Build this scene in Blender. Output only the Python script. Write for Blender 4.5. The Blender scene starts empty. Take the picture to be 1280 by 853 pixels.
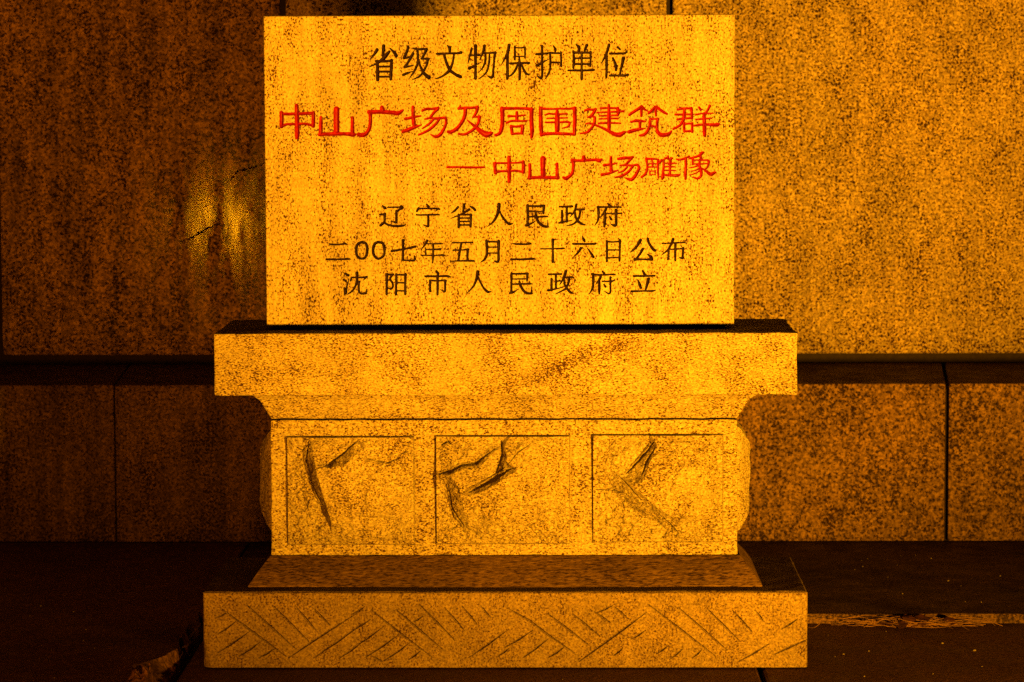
import bpy, bmesh, math, random
import numpy as np
from mathutils import Matrix, Vector, noise, geometry

S = bpy.context.scene
COL = S.collection
random.seed(4)

# ------------------------------------------------------------------ camera
CAM = Vector((0.1425, -7.7, 1.5017))
PITCH, YAW, ROLL, FPX = 0.0856, 0.0158, -0.0035, 3821.6
cy_, sy_, cp_, sp_ = math.cos(YAW), math.sin(YAW), math.cos(PITCH), math.sin(PITCH)
FWD = Vector((-sy_ * cp_, cy_ * cp_, -sp_))
R0 = Vector((cy_, sy_, 0))
U0 = R0.cross(FWD)
RGT = R0 * math.cos(ROLL) + U0 * math.sin(ROLL)
UPV = -R0 * math.sin(ROLL) + U0 * math.cos(ROLL)
cam = bpy.data.cameras.new("camera")
cam.sensor_width = 36.0
cam.lens = FPX / 1280 * 36.0
cam.clip_start, cam.clip_end = 0.05, 200
cam.dof.use_dof = True
cam.dof.focus_distance = 7.85
cam.dof.aperture_fstop = 8.0
co = bpy.data.objects.new("camera", cam)
co.matrix_world = Matrix((
    (RGT.x, UPV.x, -FWD.x, CAM.x), (RGT.y, UPV.y, -FWD.y, CAM.y),
    (RGT.z, UPV.z, -FWD.z, CAM.z), (0, 0, 0, 1)))
COL.objects.link(co)
S.camera = co


def at(px, py, Y):
    """measure: the (x, z) a photo point has on the upright plane y = Y"""
    d = FWD * FPX + RGT * (px - 640) + UPV * (426.5 - py)
    t = (Y - CAM.y) / d.y
    return CAM.x + d.x * t, CAM.z + d.z * t


def ground(px, py, Z=0.0):
    d = FWD * FPX + RGT * (px - 640) + UPV * (426.5 - py)
    t = (Z - CAM.z) / d.z
    return CAM.x + d.x * t, CAM.y + d.y * t


# ------------------------------------------------------------------ night sky and lamps
w = bpy.data.worlds.new("World")
S.world = w
w.use_nodes = True
bg = w.node_tree.nodes["Background"]
bg.inputs[0].default_value = (1.0, 0.20, 0.01, 1)
bg.inputs[1].default_value = 0.026
SODIUM = (1.0, 0.365, 0.005)


def spot(name, loc, aim, watts, angle, blend, radius, color=SODIUM):
    l = bpy.data.lights.new(name, "SPOT")
    l.energy, l.color, l.spot_size, l.spot_blend, l.shadow_soft_size = watts, color, math.radians(angle), blend, radius
    o = bpy.data.objects.new(name, l)
    o.location = loc
    o.rotation_euler = (Vector(aim) - Vector(loc)).to_track_quat("-Z", "Y").to_euler()
    COL.objects.link(o)
    return o


spot("floodlight", (2.62, -5.0, 0.11), (0.70, 0.3, 1.56), 5700, 48, 0.95, 0.24)
spot("floodlight", (-0.62, -5.0, 0.11), (-0.45, 0.3, 1.62), 780, 46, 0.95, 0.20, (1.0, 0.25, 0.003))
spot("floodlight", (-1.62, -3.5, 0.74), (-1.1, 2.2, 1.75), 30, 50, 0.95, 0.09, (1.0, 0.36, 0.003))  # weak lamp added out of view, for fill and a glint on the left wall

S.view_settings.view_transform = "Standard"
S.view_settings.look = "None"
S.view_settings.exposure = 0.0
S.view_settings.gamma = 1.0
S.view_settings.use_curve_mapping = False
S.render.engine = "CYCLES"
S.cycles.max_bounces = 5
S.cycles.diffuse_bounces = 0
S.cycles.use_denoising = False


# ------------------------------------------------------------------ materials
def ramp(nt, pts):
    r = nt.nodes.new("ShaderNodeValToRGB")
    e = r.color_ramp.elements
    while len(e) < len(pts):
        e.new(0.5)
    for k, (p, c) in enumerate(pts):
        e[k].position = p
        e[k].color = (*c, 1) if len(c) == 3 else c
    return r


def grey(v):
    return (v, v, v)


def granite(name, light, mid, dark, grain, thr, clump=0.25, stretch=(1, 1, 1), rot=(0, 0, 0),
            rough=(0.6, 0.85), bump=0.25, soft=0.05, cells=0.35, streak=0.0, stain=0.0, hewn=0.0, vein=False, coat=0.0, spots=0.0, spot=2.0):
    m = bpy.data.materials.new(name)
    m.use_nodes = True
    nt = m.node_tree
    N, L = nt.nodes, nt.links
    b = N["Principled BSDF"]
    tc = N.new("ShaderNodeTexCoord")
    mp = N.new("ShaderNodeMapping")
    mp.inputs["Scale"].default_value = stretch
    mp.inputs["Rotation"].default_value = rot
    L.new(tc.outputs["Object"], mp.inputs["Vector"])

    def noise(vec, scale, detail=3, rgh=0.6):
        n = N.new("ShaderNodeTexNoise")
        n.inputs["Scale"].default_value = scale
        n.inputs["Detail"].default_value = detail
        n.inputs["Roughness"].default_value = rgh
        L.new(vec, n.inputs["Vector"])
        return n.outputs["Fac"]

    def math_(op, a, c, clamp=False):
        n = N.new("ShaderNodeMath")
        n.operation = op
        n.use_clamp = clamp
        for k, v in enumerate((a, c)):
            if isinstance(v, (int, float)):
                n.inputs[k].default_value = v
            else:
                L.new(v, n.inputs[k])
        return n.outputs[0]

    def mix(mode, fac, a, c):
        n = N.new("ShaderNodeMix")
        n.data_type = "RGBA"
        n.blend_type = mode
        for sock, v in ((n.inputs[0], fac), (n.inputs[6], a), (n.inputs[7], c)):
            if isinstance(v, (int, float)):
                sock.default_value = v
            elif isinstance(v, tuple):
                sock.default_value = (*v, 1)
            else:
                L.new(v, sock)
        return n.outputs[2]

    V = mp.outputs["Vector"]
    O = tc.outputs["Object"]
    fine = noise(V, 1 / grain, 3, 0.65)
    mb = N.new("ShaderNodeMapping")
    mb.inputs["Scale"].default_value = (1.0, 1.0, 0.42)
    L.new(V, mb.inputs["Vector"])
    big = noise(mb.outputs["Vector"], 1 / (grain * 11), 4, 0.65)
    v = math_("ADD", fine, math_("MULTIPLY", math_("SUBTRACT", big, 0.5), clump))
    if vein:
        m2 = N.new("ShaderNodeMapping")                # a dark seam that climbs to the right
        m2.vector_type = "TEXTURE"
        m2.inputs["Location"].default_value = (0.15, 0, 0.772)
        m2.inputs["Rotation"].default_value = (0, math.radians(-21), 0)
        L.new(O, m2.inputs["Vector"])
        sx = N.new("ShaderNodeSeparateXYZ")
        L.new(m2.outputs["Vector"], sx.inputs[0])
        off = math_("MULTIPLY", math_("SUBTRACT", noise(O, 9, 4, 0.6), 0.5), 0.10)
        dd = math_("ABSOLUTE", math_("ADD", sx.outputs["Z"], off), 0)
        al = math_("ABSOLUTE", sx.outputs["X"], 0)
        k1 = math_("SUBTRACT", 1.0, math_("DIVIDE", dd, 0.032), True)
        k2 = math_("MULTIPLY", math_("SUBTRACT", 0.24, al), 9.0, True)
        seam = math_("MULTIPLY", k1, k2)
        v = math_("SUBTRACT", v, math_("MULTIPLY", seam, 0.065))
    r = ramp(nt, [(0.0, dark), (max(0.01, thr - soft), dark), (thr + soft, mid), (min(0.98, thr + soft + 0.17), light)])
    L.new(v, r.inputs[0])
    c = r.outputs[0]
    vo = N.new("ShaderNodeTexVoronoi")
    vo.inputs["Scale"].default_value = 1 / (grain * 1.1)
    L.new(V, vo.inputs["Vector"])
    sep = N.new("ShaderNodeSeparateColor")
    L.new(vo.outputs["Color"], sep.inputs[0])
    cr = ramp(nt, [(0.0, grey(1 - cells)), (1.0, grey(1 + cells * 0.55))])
    L.new(sep.outputs[0], cr.inputs[0])
    c = mix("MULTIPLY", 1.0, c, cr.outputs[0])
    if spots:                                          # black mica: single grains of uneven size, thicker in drifts
        vs = N.new("ShaderNodeTexVoronoi")
        vs.inputs["Scale"].default_value = 1 / (grain * spot)
        dv = N.new("ShaderNodeVectorMath")
        dv.operation = "MULTIPLY_ADD"
        nz_ = N.new("ShaderNodeTexNoise")
        nz_.inputs["Scale"].default_value = 0.8 / grain
        nz_.inputs["Detail"].default_value = 2
        L.new(V, nz_.inputs["Vector"])
        L.new(nz_.outputs["Color"], dv.inputs[0])
        dv.inputs[1].default_value = (grain * 1.3,) * 3
        L.new(V, dv.inputs[2])
        L.new(dv.outputs[0], vs.inputs["Vector"])
        s2 = N.new("ShaderNodeSeparateColor")
        L.new(vs.outputs["Color"], s2.inputs[0])
        rad = math_("MULTIPLY", math_("SUBTRACT", math_("ADD", s2.outputs[0], math_("MULTIPLY", math_("SUBTRACT", 0.5, big), 1.4)), 1.0 - spots), 0.62)
        kk = math_("MULTIPLY", math_("SUBTRACT", rad, vs.outputs["Distance"]), 9.0, True)
        c = mix("MIX", kk, c, dark)
    if stain:
        sn = noise(O, 2.6, 5, 0.62)
        sr = ramp(nt, [(0.3, grey(1 - stain)), (0.62, grey(1.0))])
        L.new(sn, sr.inputs[0])
        c = mix("MULTIPLY", 1.0, c, sr.outputs[0])
    if streak:
        ms = N.new("ShaderNodeMapping")
        ms.inputs["Scale"].default_value = (16, 16, 0.9)
        L.new(O, ms.inputs["Vector"])
        sn = noise(ms.outputs["Vector"], 1.6, 4, 0.6)
        sr = ramp(nt, [(0.34, grey(1 - streak)), (0.58, grey(1.0))])
        L.new(sn, sr.inputs[0])
        c = mix("MULTIPLY", 1.0, c, sr.outputs[0])
    L.new(c, b.inputs["Base Color"])
    rr = N.new("ShaderNodeMapRange")
    rr.inputs["From Min"].default_value, rr.inputs["From Max"].default_value = 0.3, 0.7
    rr.inputs["To Min"].default_value, rr.inputs["To Max"].default_value = rough
    L.new(noise(O, 9, 4, 0.65), rr.inputs["Value"])
    L.new(rr.outputs[0], b.inputs["Roughness"])
    b.inputs["Specular IOR Level"].default_value = 0.10
    h = math_("ADD", fine, math_("MULTIPLY", sep.outputs[0], 0.4))
    bp = N.new("ShaderNodeBump")
    bp.inputs["Strength"].default_value = bump
    bp.inputs["Distance"].default_value = 0.004
    L.new(h, bp.inputs["Height"])
    out = bp.outputs[0]
    if hewn:
        b2 = N.new("ShaderNodeBump")
        b2.inputs["Strength"].default_value = hewn
        b2.inputs["Distance"].default_value = 0.02
        L.new(noise(O, 28, 5, 0.65), b2.inputs["Height"])
        L.new(out, b2.inputs["Normal"])
        out = b2.outputs[0]
    L.new(out, b.inputs["Normal"])
    if coat:                                           # remnants of the old polish, worn off in runs
        mc = N.new("ShaderNodeMapping")
        mc.inputs["Scale"].default_value = (7, 7, 1.6)
        L.new(O, mc.inputs["Vector"])
        pr = ramp(nt, [(0.42, grey(0.0)), (0.60, grey(coat))])
        L.new(noise(mc.outputs["Vector"], 1.7, 5, 0.65), pr.inputs[0])
        L.new(pr.outputs[0], b.inputs["Coat Weight"])
        b.inputs["Coat Roughness"].default_value = 0.105
        b3 = N.new("ShaderNodeBump")
        b3.inputs["Strength"].default_value = 0.010
        b3.inputs["Distance"].default_value = 0.004
        L.new(h, b3.inputs["Height"])
        L.new(b3.outputs[0], b.inputs["Coat Normal"])
    return m


def plain(name, col, rough=0.7, var=0.25, scale=60, bump=0.2):
    m = bpy.data.materials.new(name)
    m.use_nodes = True
    nt = m.node_tree
    b = nt.nodes["Principled BSDF"]
    tc = nt.nodes.new("ShaderNodeTexCoord")
    n = nt.nodes.new("ShaderNodeTexNoise")
    n.inputs["Scale"].default_value = scale
    n.inputs["Detail"].default_value = 5
    nt.links.new(tc.outputs["Object"], n.inputs["Vector"])
    r = ramp(nt, [(0.3, tuple(x * (1 - var) for x in col)), (0.7, tuple(x * (1 + var) for x in col))])
    nt.links.new(n.outputs["Fac"], r.inputs[0])
    nt.links.new(r.outputs[0], b.inputs["Base Color"])
    b.inputs["Roughness"].default_value = rough
    b.inputs["Specular IOR Level"].default_value = 0.3
    bp = nt.nodes.new("ShaderNodeBump")
    bp.inputs["Strength"].default_value = bump
    bp.inputs["Distance"].default_value = 0.003
    nt.links.new(n.outputs["Fac"], bp.inputs["Height"])
    nt.links.new(bp.outputs[0], b.inputs["Normal"])
    return m


M = {}
DK = (0.062, 0.028, 0.010)
M["tablet"] = granite("tablet_granite", (0.60, 0.585, 0.48), (0.46, 0.385, 0.265), DK, 0.0044, 0.415,
                      clump=0.36, stretch=(1.0, 1.0, 0.72), cells=0.22, bump=0.10, soft=0.020, stain=0.20, streak=0.22, spots=0.66, spot=1.55)
M["cap"] = granite("cornice_granite", (0.62, 0.605, 0.50), (0.43, 0.355, 0.245), DK, 0.0043, 0.430,
                   clump=0.24, stretch=(0.75, 1.0, 1.35), rot=(0, math.radians(14), 0), cells=0.30, bump=0.15, soft=0.020, stain=0.30, vein=True, spots=0.66, spot=1.5)
M["body"] = granite("pedestal_granite", (0.60, 0.585, 0.48), (0.42, 0.345, 0.24), DK, 0.0043, 0.420,
                    clump=0.24, stretch=(0.8, 1.0, 1.2), cells=0.30, bump=0.25, soft=0.022, stain=0.18, spots=0.62, spot=1.5)
M["rock"] = granite("hewn_granite", (0.62, 0.605, 0.50), (0.43, 0.35, 0.24), DK, 0.0043, 0.415,
                    clump=0.28, stretch=(0.8, 1.0, 1.2), cells=0.30, bump=0.5, soft=0.026, hewn=0.2, stain=0.28, spots=0.6, spot=1.5)
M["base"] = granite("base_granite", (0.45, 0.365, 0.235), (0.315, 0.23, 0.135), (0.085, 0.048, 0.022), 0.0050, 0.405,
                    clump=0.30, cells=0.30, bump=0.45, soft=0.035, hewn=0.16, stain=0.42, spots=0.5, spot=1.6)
M["slope"] = granite("sloped_course_granite", (0.32, 0.21, 0.12), (0.22, 0.138, 0.075), (0.06, 0.034, 0.016), 0.0062, 0.42,
                     clump=0.35, stretch=(0.35, 1, 1), cells=0.32, bump=0.6, soft=0.05, hewn=0.2, stain=0.40, spots=0.35)  # darker and redder than the base granite
M["wall"] = granite("wall_granite", (0.68, 0.59, 0.43), (0.42, 0.31, 0.185), (0.045, 0.022, 0.009), 0.0078, 0.430,
                    clump=0.22, cells=0.42, bump=0.45, soft=0.028, streak=0.14, stain=0.25, rough=(0.55, 0.8), spots=0.72, spot=1.5)
M["wall_worn"] = granite("stained_wall_granite", (0.74, 0.52, 0.31), (0.42, 0.28, 0.155), (0.05, 0.026, 0.012), 0.0078, 0.430,
                         clump=0.30, cells=0.55, bump=0.45, soft=0.03, streak=0.42, stain=0.30, rough=(0.5, 0.75), coat=0.9, spots=0.62, spot=1.6)
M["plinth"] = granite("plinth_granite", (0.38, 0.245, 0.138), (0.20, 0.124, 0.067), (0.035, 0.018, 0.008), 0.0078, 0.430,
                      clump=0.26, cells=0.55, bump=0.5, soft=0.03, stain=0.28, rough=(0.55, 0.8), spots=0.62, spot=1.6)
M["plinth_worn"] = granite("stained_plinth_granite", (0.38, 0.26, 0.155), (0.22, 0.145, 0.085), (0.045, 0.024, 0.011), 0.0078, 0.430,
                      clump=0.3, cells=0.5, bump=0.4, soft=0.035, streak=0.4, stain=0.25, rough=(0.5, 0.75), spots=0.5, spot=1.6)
M["paving"] = granite("paving_stone", (0.54, 0.315, 0.16), (0.38, 0.215, 0.108), (0.14, 0.075, 0.038), 0.010, 0.45,
                      clump=0.6, cells=0.3, bump=0.35, soft=0.1, stain=0.45, rough=(0.55, 0.8), hewn=0.08)
M["edging"] = granite("step_edging_stone", (0.32, 0.205, 0.115), (0.19, 0.12, 0.065), (0.045, 0.025, 0.012), 0.008, 0.45,
                      clump=0.6, cells=0.35, bump=0.5, soft=0.05, stain=0.6, rough=(0.55, 0.8), hewn=0.2)
M["mortar"] = plain("dark_joint", (0.028, 0.022, 0.017), 0.9)
M["black"] = plain("black_paint", (0.020, 0.009, 0.004), 0.6, 0.5, 120, 0.1)
M["red"] = plain("red_paint", (0.28, 0.006, 0.003), 0.5, 0.34, 90, 0.1)
M["grass"] = plain("dry_grass", (0.26, 0.15, 0.07), 0.8, 0.6, 40)
M["clod"] = plain("dark_dead_leaves", (0.045, 0.014, 0.008), 0.8, 0.5, 60)
M["pebble"] = plain("pale_grit", (0.35, 0.30, 0.24), 0.8)


# ------------------------------------------------------------------ builders
def root(name, label, cat, loc=(0, 0, 0), group=None):
    o = bpy.data.objects.new(name, None)
    o.empty_display_size = 0.1
    o.location = loc
    COL.objects.link(o)
    o["label"], o["category"] = label, cat
    if group:
        o["group"] = group
    return o


def link(name, me, mat, parent=None):
    o = bpy.data.objects.new(name, me)
    if mat is not None and not me.materials:
        me.materials.append(mat)
    COL.objects.link(o)
    if parent is not None:
        o.parent = parent
    return o


def from_arrays(name, co, quads, smooth=False):
    co = np.ascontiguousarray(co, dtype=np.float32)
    quads = np.ascontiguousarray(quads, dtype=np.int32)
    me = bpy.data.meshes.new(name)
    me.vertices.add(len(co))
    me.vertices.foreach_set("co", co.ravel())
    me.loops.add(quads.size)
    me.loops.foreach_set("vertex_index", quads.ravel())
    me.polygons.add(len(quads))
    k = quads.shape[1]
    me.polygons.foreach_set("loop_start", np.arange(len(quads), dtype=np.int32) * k)
    me.polygons.foreach_set("loop_total", np.full(len(quads), k, dtype=np.int32))
    me.update(calc_edges=True)
    me.polygons.foreach_set("use_smooth", np.full(len(quads), smooth))
    me.validate()
    return me


def compact(co, quads):
    used, inv = np.unique(quads.ravel(), return_inverse=True)
    return co[used], inv.reshape(quads.shape)


def bevelled(name, bm, mat, parent, width=0.004, seg=2):
    bmesh.ops.recalc_face_normals(bm, faces=bm.faces)
    if width:
        bmesh.ops.bevel(bm, geom=[e for e in bm.edges if e.calc_face_angle(0) > 0.3], offset=width, segments=seg,
                        affect="EDGES", profile=0.5, clamp_overlap=True)
    me = bpy.data.meshes.new(name)
    bm.to_mesh(me)
    bm.free()
    return link(name, me, mat, parent)


def weathered(name, bm, mat, parent, width=0.0035, step=0.022, amp=0.0021):
    """a block whose arrises have worn unevenly"""
    bmesh.ops.recalc_face_normals(bm, faces=bm.faces)
    sharp = [e for e in bm.edges if e.calc_face_angle(0) > 0.25]
    bmesh.ops.bevel(bm, geom=sharp, offset=width, segments=2, affect="EDGES", profile=0.5, clamp_overlap=True)
    long_ = [e for e in bm.edges if e.calc_length() > step * 3 and e.calc_face_angle(0) > 0.1]
    for e in long_:
        bmesh.ops.subdivide_edges(bm, edges=[e], cuts=max(2, int(e.calc_length() / step)))
    edge_vs = {v for e in bm.edges if e.calc_face_angle(0) > 0.1 for v in e.verts}
    for v in edge_vs:
        d = noise.noise_vector(v.co * 22) + 0.6 * noise.noise_vector(v.co * 60)
        v.co += d * amp
    bmesh.ops.triangulate(bm, faces=[f for f in bm.faces if len(f.verts) > 4])
    me = bpy.data.meshes.new(name)
    bm.to_mesh(me)
    bm.free()
    return link(name, me, mat, parent)


def frustum(bm, lo, hi):
    """lo / hi: (x0, x1, y0, y1, z)"""
    vs = []
    for x0, x1, y0, y1, z in (lo, hi):
        vs += [bm.verts.new(p) for p in ((x0, y0, z), (x1, y0, z), (x1, y1, z), (x0, y1, z))]
    for f in ((3, 2, 1, 0), (4, 5, 6, 7), (0, 1, 5, 4), (1, 2, 6, 5), (2, 3, 7, 6), (3, 0, 4, 7)):
        bm.faces.new([vs[k] for k in f])


def box(bm, x0, x1, y0, y1, z0, z1):
    frustum(bm, (x0, x1, y0, y1, z0), (x0, x1, y0, y1, z1))


_rng = np.random.RandomState(11)
_LAT = _rng.rand(256, 256)


def vnoise(x, z, scale, octaves=4, gain=0.5, seed=0):
    out = np.zeros(np.broadcast(x, z).shape)
    amp, tot = 1.0, 0.0
    for o in range(octaves):
        u, v = x * scale + seed * 17.3 + o * 5.1, z * scale + seed * 7.7 + o * 9.7
        iu, iv = np.floor(u).astype(int), np.floor(v).astype(int)
        fu, fv = u - iu, v - iv
        fu, fv = fu * fu * (3 - 2 * fu), fv * fv * (3 - 2 * fv)
        a = _LAT[iu % 256, iv % 256]
        b = _LAT[(iu + 1) % 256, iv % 256]
        c = _LAT[iu % 256, (iv + 1) % 256]
        d = _LAT[(iu + 1) % 256, (iv + 1) % 256]
        out += amp * ((a * (1 - fu) + b * fu) * (1 - fv) + (c * (1 - fu) + d * fu) * fv)
        tot += amp
        amp *= gain
        scale *= 2.03
    return out / tot - 0.5


def stroke_field(X, Z, strokes):
    """inside distance to a set of brush strokes; a stroke is a list of (x, z, half width)"""
    F = np.full(X.shape, -1.0)
    for st in strokes:
        for (xa, za, ra), (xb, zb, rb) in zip(st[:-1], st[1:]):
            dx, dz = xb - xa, zb - za
            l2 = dx * dx + dz * dz + 1e-12
            t = np.clip(((X - xa) * dx + (Z - za) * dz) / l2, 0, 1)
            d = np.hypot(X - xa - t * dx, Z - za - t * dz)
            F = np.maximum(F, ra + t * (rb - ra) - d)
        if len(st) == 1:
            xa, za, ra = st[0]
            F = np.maximum(F, ra - np.hypot(X - xa, Z - za))
    return F


def spline(pts, n=5):
    """Catmull-Rom through brush points, so curved strokes stay curved"""
    if len(pts) < 3:
        return pts
    p = np.array(pts)
    P = np.vstack([2 * p[0] - p[1], p, 2 * p[-1] - p[-2]])
    out = []
    for k in range(1, len(P) - 2):
        a, b, c, d = P[k - 1], P[k], P[k + 1], P[k + 2]
        for t in np.linspace(0, 1, n, endpoint=False):
            q = 0.5 * (2 * b + (c - a) * t + (2 * a - 5 * b + 4 * c - d) * t * t + (3 * b - a - 3 * c + d) * t ** 3)
            q[2] = b[2] + (c[2] - b[2]) * t
            out.append(q)
    out.append(p[-1])
    return [tuple(q) for q in out]


def edge_round(D, r):
    """how far a face falls back within r of its border (D = distance to border)"""
    t = np.clip(1 - D / r, 0, 1)
    return r * (1 - np.sqrt(np.clip(1 - t * t, 0, 1)))


def grid_quads(nz, nx):
    i = np.arange(nz * nx).reshape(nz, nx)
    return np.stack([i[:-1, :-1].ravel(), i[:-1, 1:].ravel(), i[1:, 1:].ravel(), i[1:, :-1].ravel()], 1)


# ------------------------------------------------------------------ ground
def structure(name, bm, mat, width=0.006):
    o = bevelled(name, bm, mat, None, width, 2)
    o["kind"] = "structure"
    return o


YS = 0.655                                             # front edge of the low step
ZS = 0.027                                             # its height
YP, ZP = 1.97, 0.533                                   # face and height of the wall's plinth
YW = 2.45                                              # face of the wall above it

xj1 = ground(216, 853)[0]
xj2 = ground(956, 853)[0]
bm = bmesh.new()
box(bm, -14, 14, -14, 14, -0.40, -0.034)
structure("ground", bm, M["mortar"], 0)
# pavers in front, one course of big slabs with open joints
bm = bmesh.new()
xs = [xj1 - 0.0, xj2, xj2 + 1.42, xj2 + 2.84, xj2 + 5.0]
for a, b in zip(xs[:-1], xs[1:]):
    for y0, y1 in ((-0.62, YS - 0.004), (-1.65, -0.63), (-3.6, -1.66), (-8, -3.61)):
        box(bm, a + 0.006, b - 0.006, y0, y1, -0.03, 0.0 + 0.0006 * (hash((round(a, 2), y0)) % 3 - 1))
structure("pavement", bm, M["paving"], 0.007)

# the step in front of the wall, and the slab left of the monument that reaches forward at the same height
bm = bmesh.new()
gx = at(1010, 776, YS)[0]
for a, b in ((xj1 - 0.02, 0.55), (0.555, 2.2), (2.205, 5.2)):
    box(bm, a, b, YS, 2.4, -0.03, ZS)
structure("step", bm, M["edging"], 0.004)


def chipped_slab():
    x0, x1, y0, y1 = -5.0, xj1 - 0.022, -1.2, 0.80
    xs_ = np.concatenate([np.linspace(x0, x1 - 0.30, 24), np.linspace(x1 - 0.30, x1, 130)[1:]])
    ys_ = np.concatenate([np.linspace(y0, -0.42, 12), np.linspace(-0.42, 0.32, 190)[1:], np.linspace(0.32, y1, 14)[1:]])
    X, Y = np.meshgrid(xs_, ys_)
    chip = vnoise(X, Y, 14, 4, seed=3)
    edge = x1 - X + chip * 0.035
    wear = np.clip(1 - edge / (0.012 + 0.075 * np.clip(1.3 - np.abs(Y + 0.12) / 0.13, 0, 1)), 0, 1)
    Zt = ZS + 0.0025 * vnoise(X, Y, 7, 4, seed=5) - wear * (0.040 + 0.030 * vnoise(X, Y, 45, 4, 0.6, seed=15))
    # crumbled bedding heaped at the broken corner
    hx = np.clip(1 - np.abs(X - (x1 - 0.034)) / 0.042, 0, 1)
    hy = np.clip(1 - np.abs(Y + 0.27) / 0.13, 0, 1)
    Zt += np.clip(hx * 1.5, 0, 1) * np.clip(hy * 2, 0, 1) * np.clip(0.020 + 0.085 * vnoise(X, Y, 42, 4, 0.65, seed=18), 0, 0.05)
    co = np.stack([X.ravel(), Y.ravel(), Zt.ravel()], 1)
    q = grid_quads(len(ys_), len(xs_))
    # skirt at the right and front edge
    n = len(co)
    ring = [r * len(xs_) + len(xs_) - 1 for r in range(len(ys_))]
    low = co[ring].copy()
    low[:, 2] = -0.034
    low[:, 0] += 0.006 * vnoise(low[:, 1], low[:, 1] * 0, 40, 2, seed=8)
    co = np.vstack([co, low])
    sk = np.array([[ring[k], n + k, n + k + 1, ring[k + 1]] for k in range(len(ring) - 1)])
    o = link("paving_slab", from_arrays("paving_slab", co, np.vstack([q, sk])), M["paving"])
    o["kind"] = "structure"


chipped_slab()
bm = bmesh.new()
for y0, y1, xa, xb in ((0.806, 2.4, -5.0, xj1 - 0.03),):
    box(bm, xa, xb, y0, y1, -0.03, ZS)
structure("step", bm, M["paving"], 0.005)

# ------------------------------------------------------------------ the wall behind
wall = root("granite_wall", "tall granite block wall with a projecting plinth course behind the inscribed stone", "wall", (0, YW, 0))
wx, wy, wz = 0, YW, 0


def slab(name, x0, x1, z0, z1, y, mat, cham=0.022, chz=0.055, depth=0.4):
    """a block with pillowed arrises and a wider bevel along its foot (coordinates local to the wall)"""
    bm = bmesh.new()
    yl = y - YW
    prof = [(z0, yl + cham), (z0 + chz, yl), (z1, yl)]
    rows = []
    for z, yy in prof:
        rows.append([bm.verts.new((x0, yy, z)), bm.verts.new((x1, yy, z))])
    back = [[bm.verts.new((x0, yl + depth, z)), bm.verts.new((x1, yl + depth, z))] for z in (z0, z1)]
    for a, b in zip(rows[:-1], rows[1:]):
        bm.faces.new((a[0], a[1], b[1], b[0]))
    bm.faces.new((rows[-1][0], rows[-1][1], back[1][1], back[1][0]))
    bm.faces.new((back[0][0], back[0][1], rows[0][1], rows[0][0]))
    bm.faces.new((back[1][0], back[1][1], back[0][1], back[0][0]))
    bm.faces.new([r[0] for r in rows] + [back[1][0], back[0][0]])
    bm.faces.new([r[1] for r in reversed(rows)] + [back[0][1], back[1][1]])
    return bevelled(name, bm, mat, wall, 0.006, 2)


zb = at(640, 444, YW)[1]
g = 0.010
j = [at(-5, 200, YW)[0], at(353, 8, YW)[0], at(837, 8, YW)[0]]
j = [j[0] - 2.46, j[0] - 1.23] + j + [j[2] + 1.25, j[2] + 2.5, j[2] + 3.7]
zt = 1.92
wall_blocks = []
for k in range(len(j) - 1):
    mat = M["wall_worn"] if k < 3 else M["wall"]
    mat = M["wall"] if k == 3 else mat
    wall_blocks.append(slab("wall_block", j[k] + g, j[k + 1] - g, zb, zt, YW + (0.004, 0, 0.003, 0.006, 0)[k % 5], mat))
for k in range(len(j) - 1):
    o_ = 0.6 if k < len(j) - 2 else 0.0
    slab("wall_block", j[k] + g + o_, (j[k + 1] - g + o_) if k < len(j) - 2 else j[k + 1] + 0.4, zt + 0.018, zt + 1.2, YW + 0.002, M["wall"], 0.008, 0.02)
bm = bmesh.new()                                       # core behind the open joints
box(bm, j[0], j[-1], 0.035, 0.38, 0.02, zt + 1.19)
bevelled("joint_mortar", bm, M["mortar"], wall, 0)

# plinth blocks with a gently sloping top that runs back under the wall
zl = at(640, 454.5, YW + 0.02)[1]
pj = [(at(144, 580, YP)[0], None), (at(1183, 600, YP)[0], at(1180, 456, YW)[0])]
a_, b_ = pj[0][0], pj[1][0]
edges = [(a_ - 2.4, a_ - 2.4), (a_ - 1.2, a_ - 1.2), (a_, a_ - 0.02), (a_ + 1.22, a_ + 1.22), (b_, pj[1][1]), (b_ + 1.25, b_ + 1.25), (b_ + 2.5, b_ + 2.5)]
for k, (e0, e1) in enumerate(zip(edges[:-1], edges[1:])):
    gap = 0.0035 if k in (1, 2) else 0.0055
    gl = 0.0025 if k == 2 else gap
    gr = 0.0025 if k == 1 else gap
    bm = bmesh.new()
    yo = YP - YW + (0.0, 0.004, -0.003, 0.0, 0.0, 0.004)[k]
    pts = []
    for (xf, xb, s) in ((e0[0], e0[1], gl), (e1[0], e1[1], -gr)):
        pts.append([bm.verts.new(p) for p in ((xf + s, yo, ZS + 0.002), (xf + s, yo, ZP), (xb + s, 0.024, zl), (xb + s, 0.024, ZS + 0.002))])
    p, q = pts
    bm.faces.new((p[0], q[0], q[1], p[1]))
    bm.faces.new((p[1], q[1], q[2], p[2]))
    bm.faces.new((p[2], q[2], q[3], p[3]))
    bm.faces.new((p[3], q[3], q[0], p[0]))
    bm.faces.new(p)
    bm.faces.new(q[::-1])
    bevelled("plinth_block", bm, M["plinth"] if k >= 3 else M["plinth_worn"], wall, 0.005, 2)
bm = bmesh.new()
box(bm, edges[0][0], edges[-1][0], YP - YW + 0.03, 0.02, 0.0, ZP - 0.02)
bevelled("joint_mortar", bm, M["mortar"], wall, 0)


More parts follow.
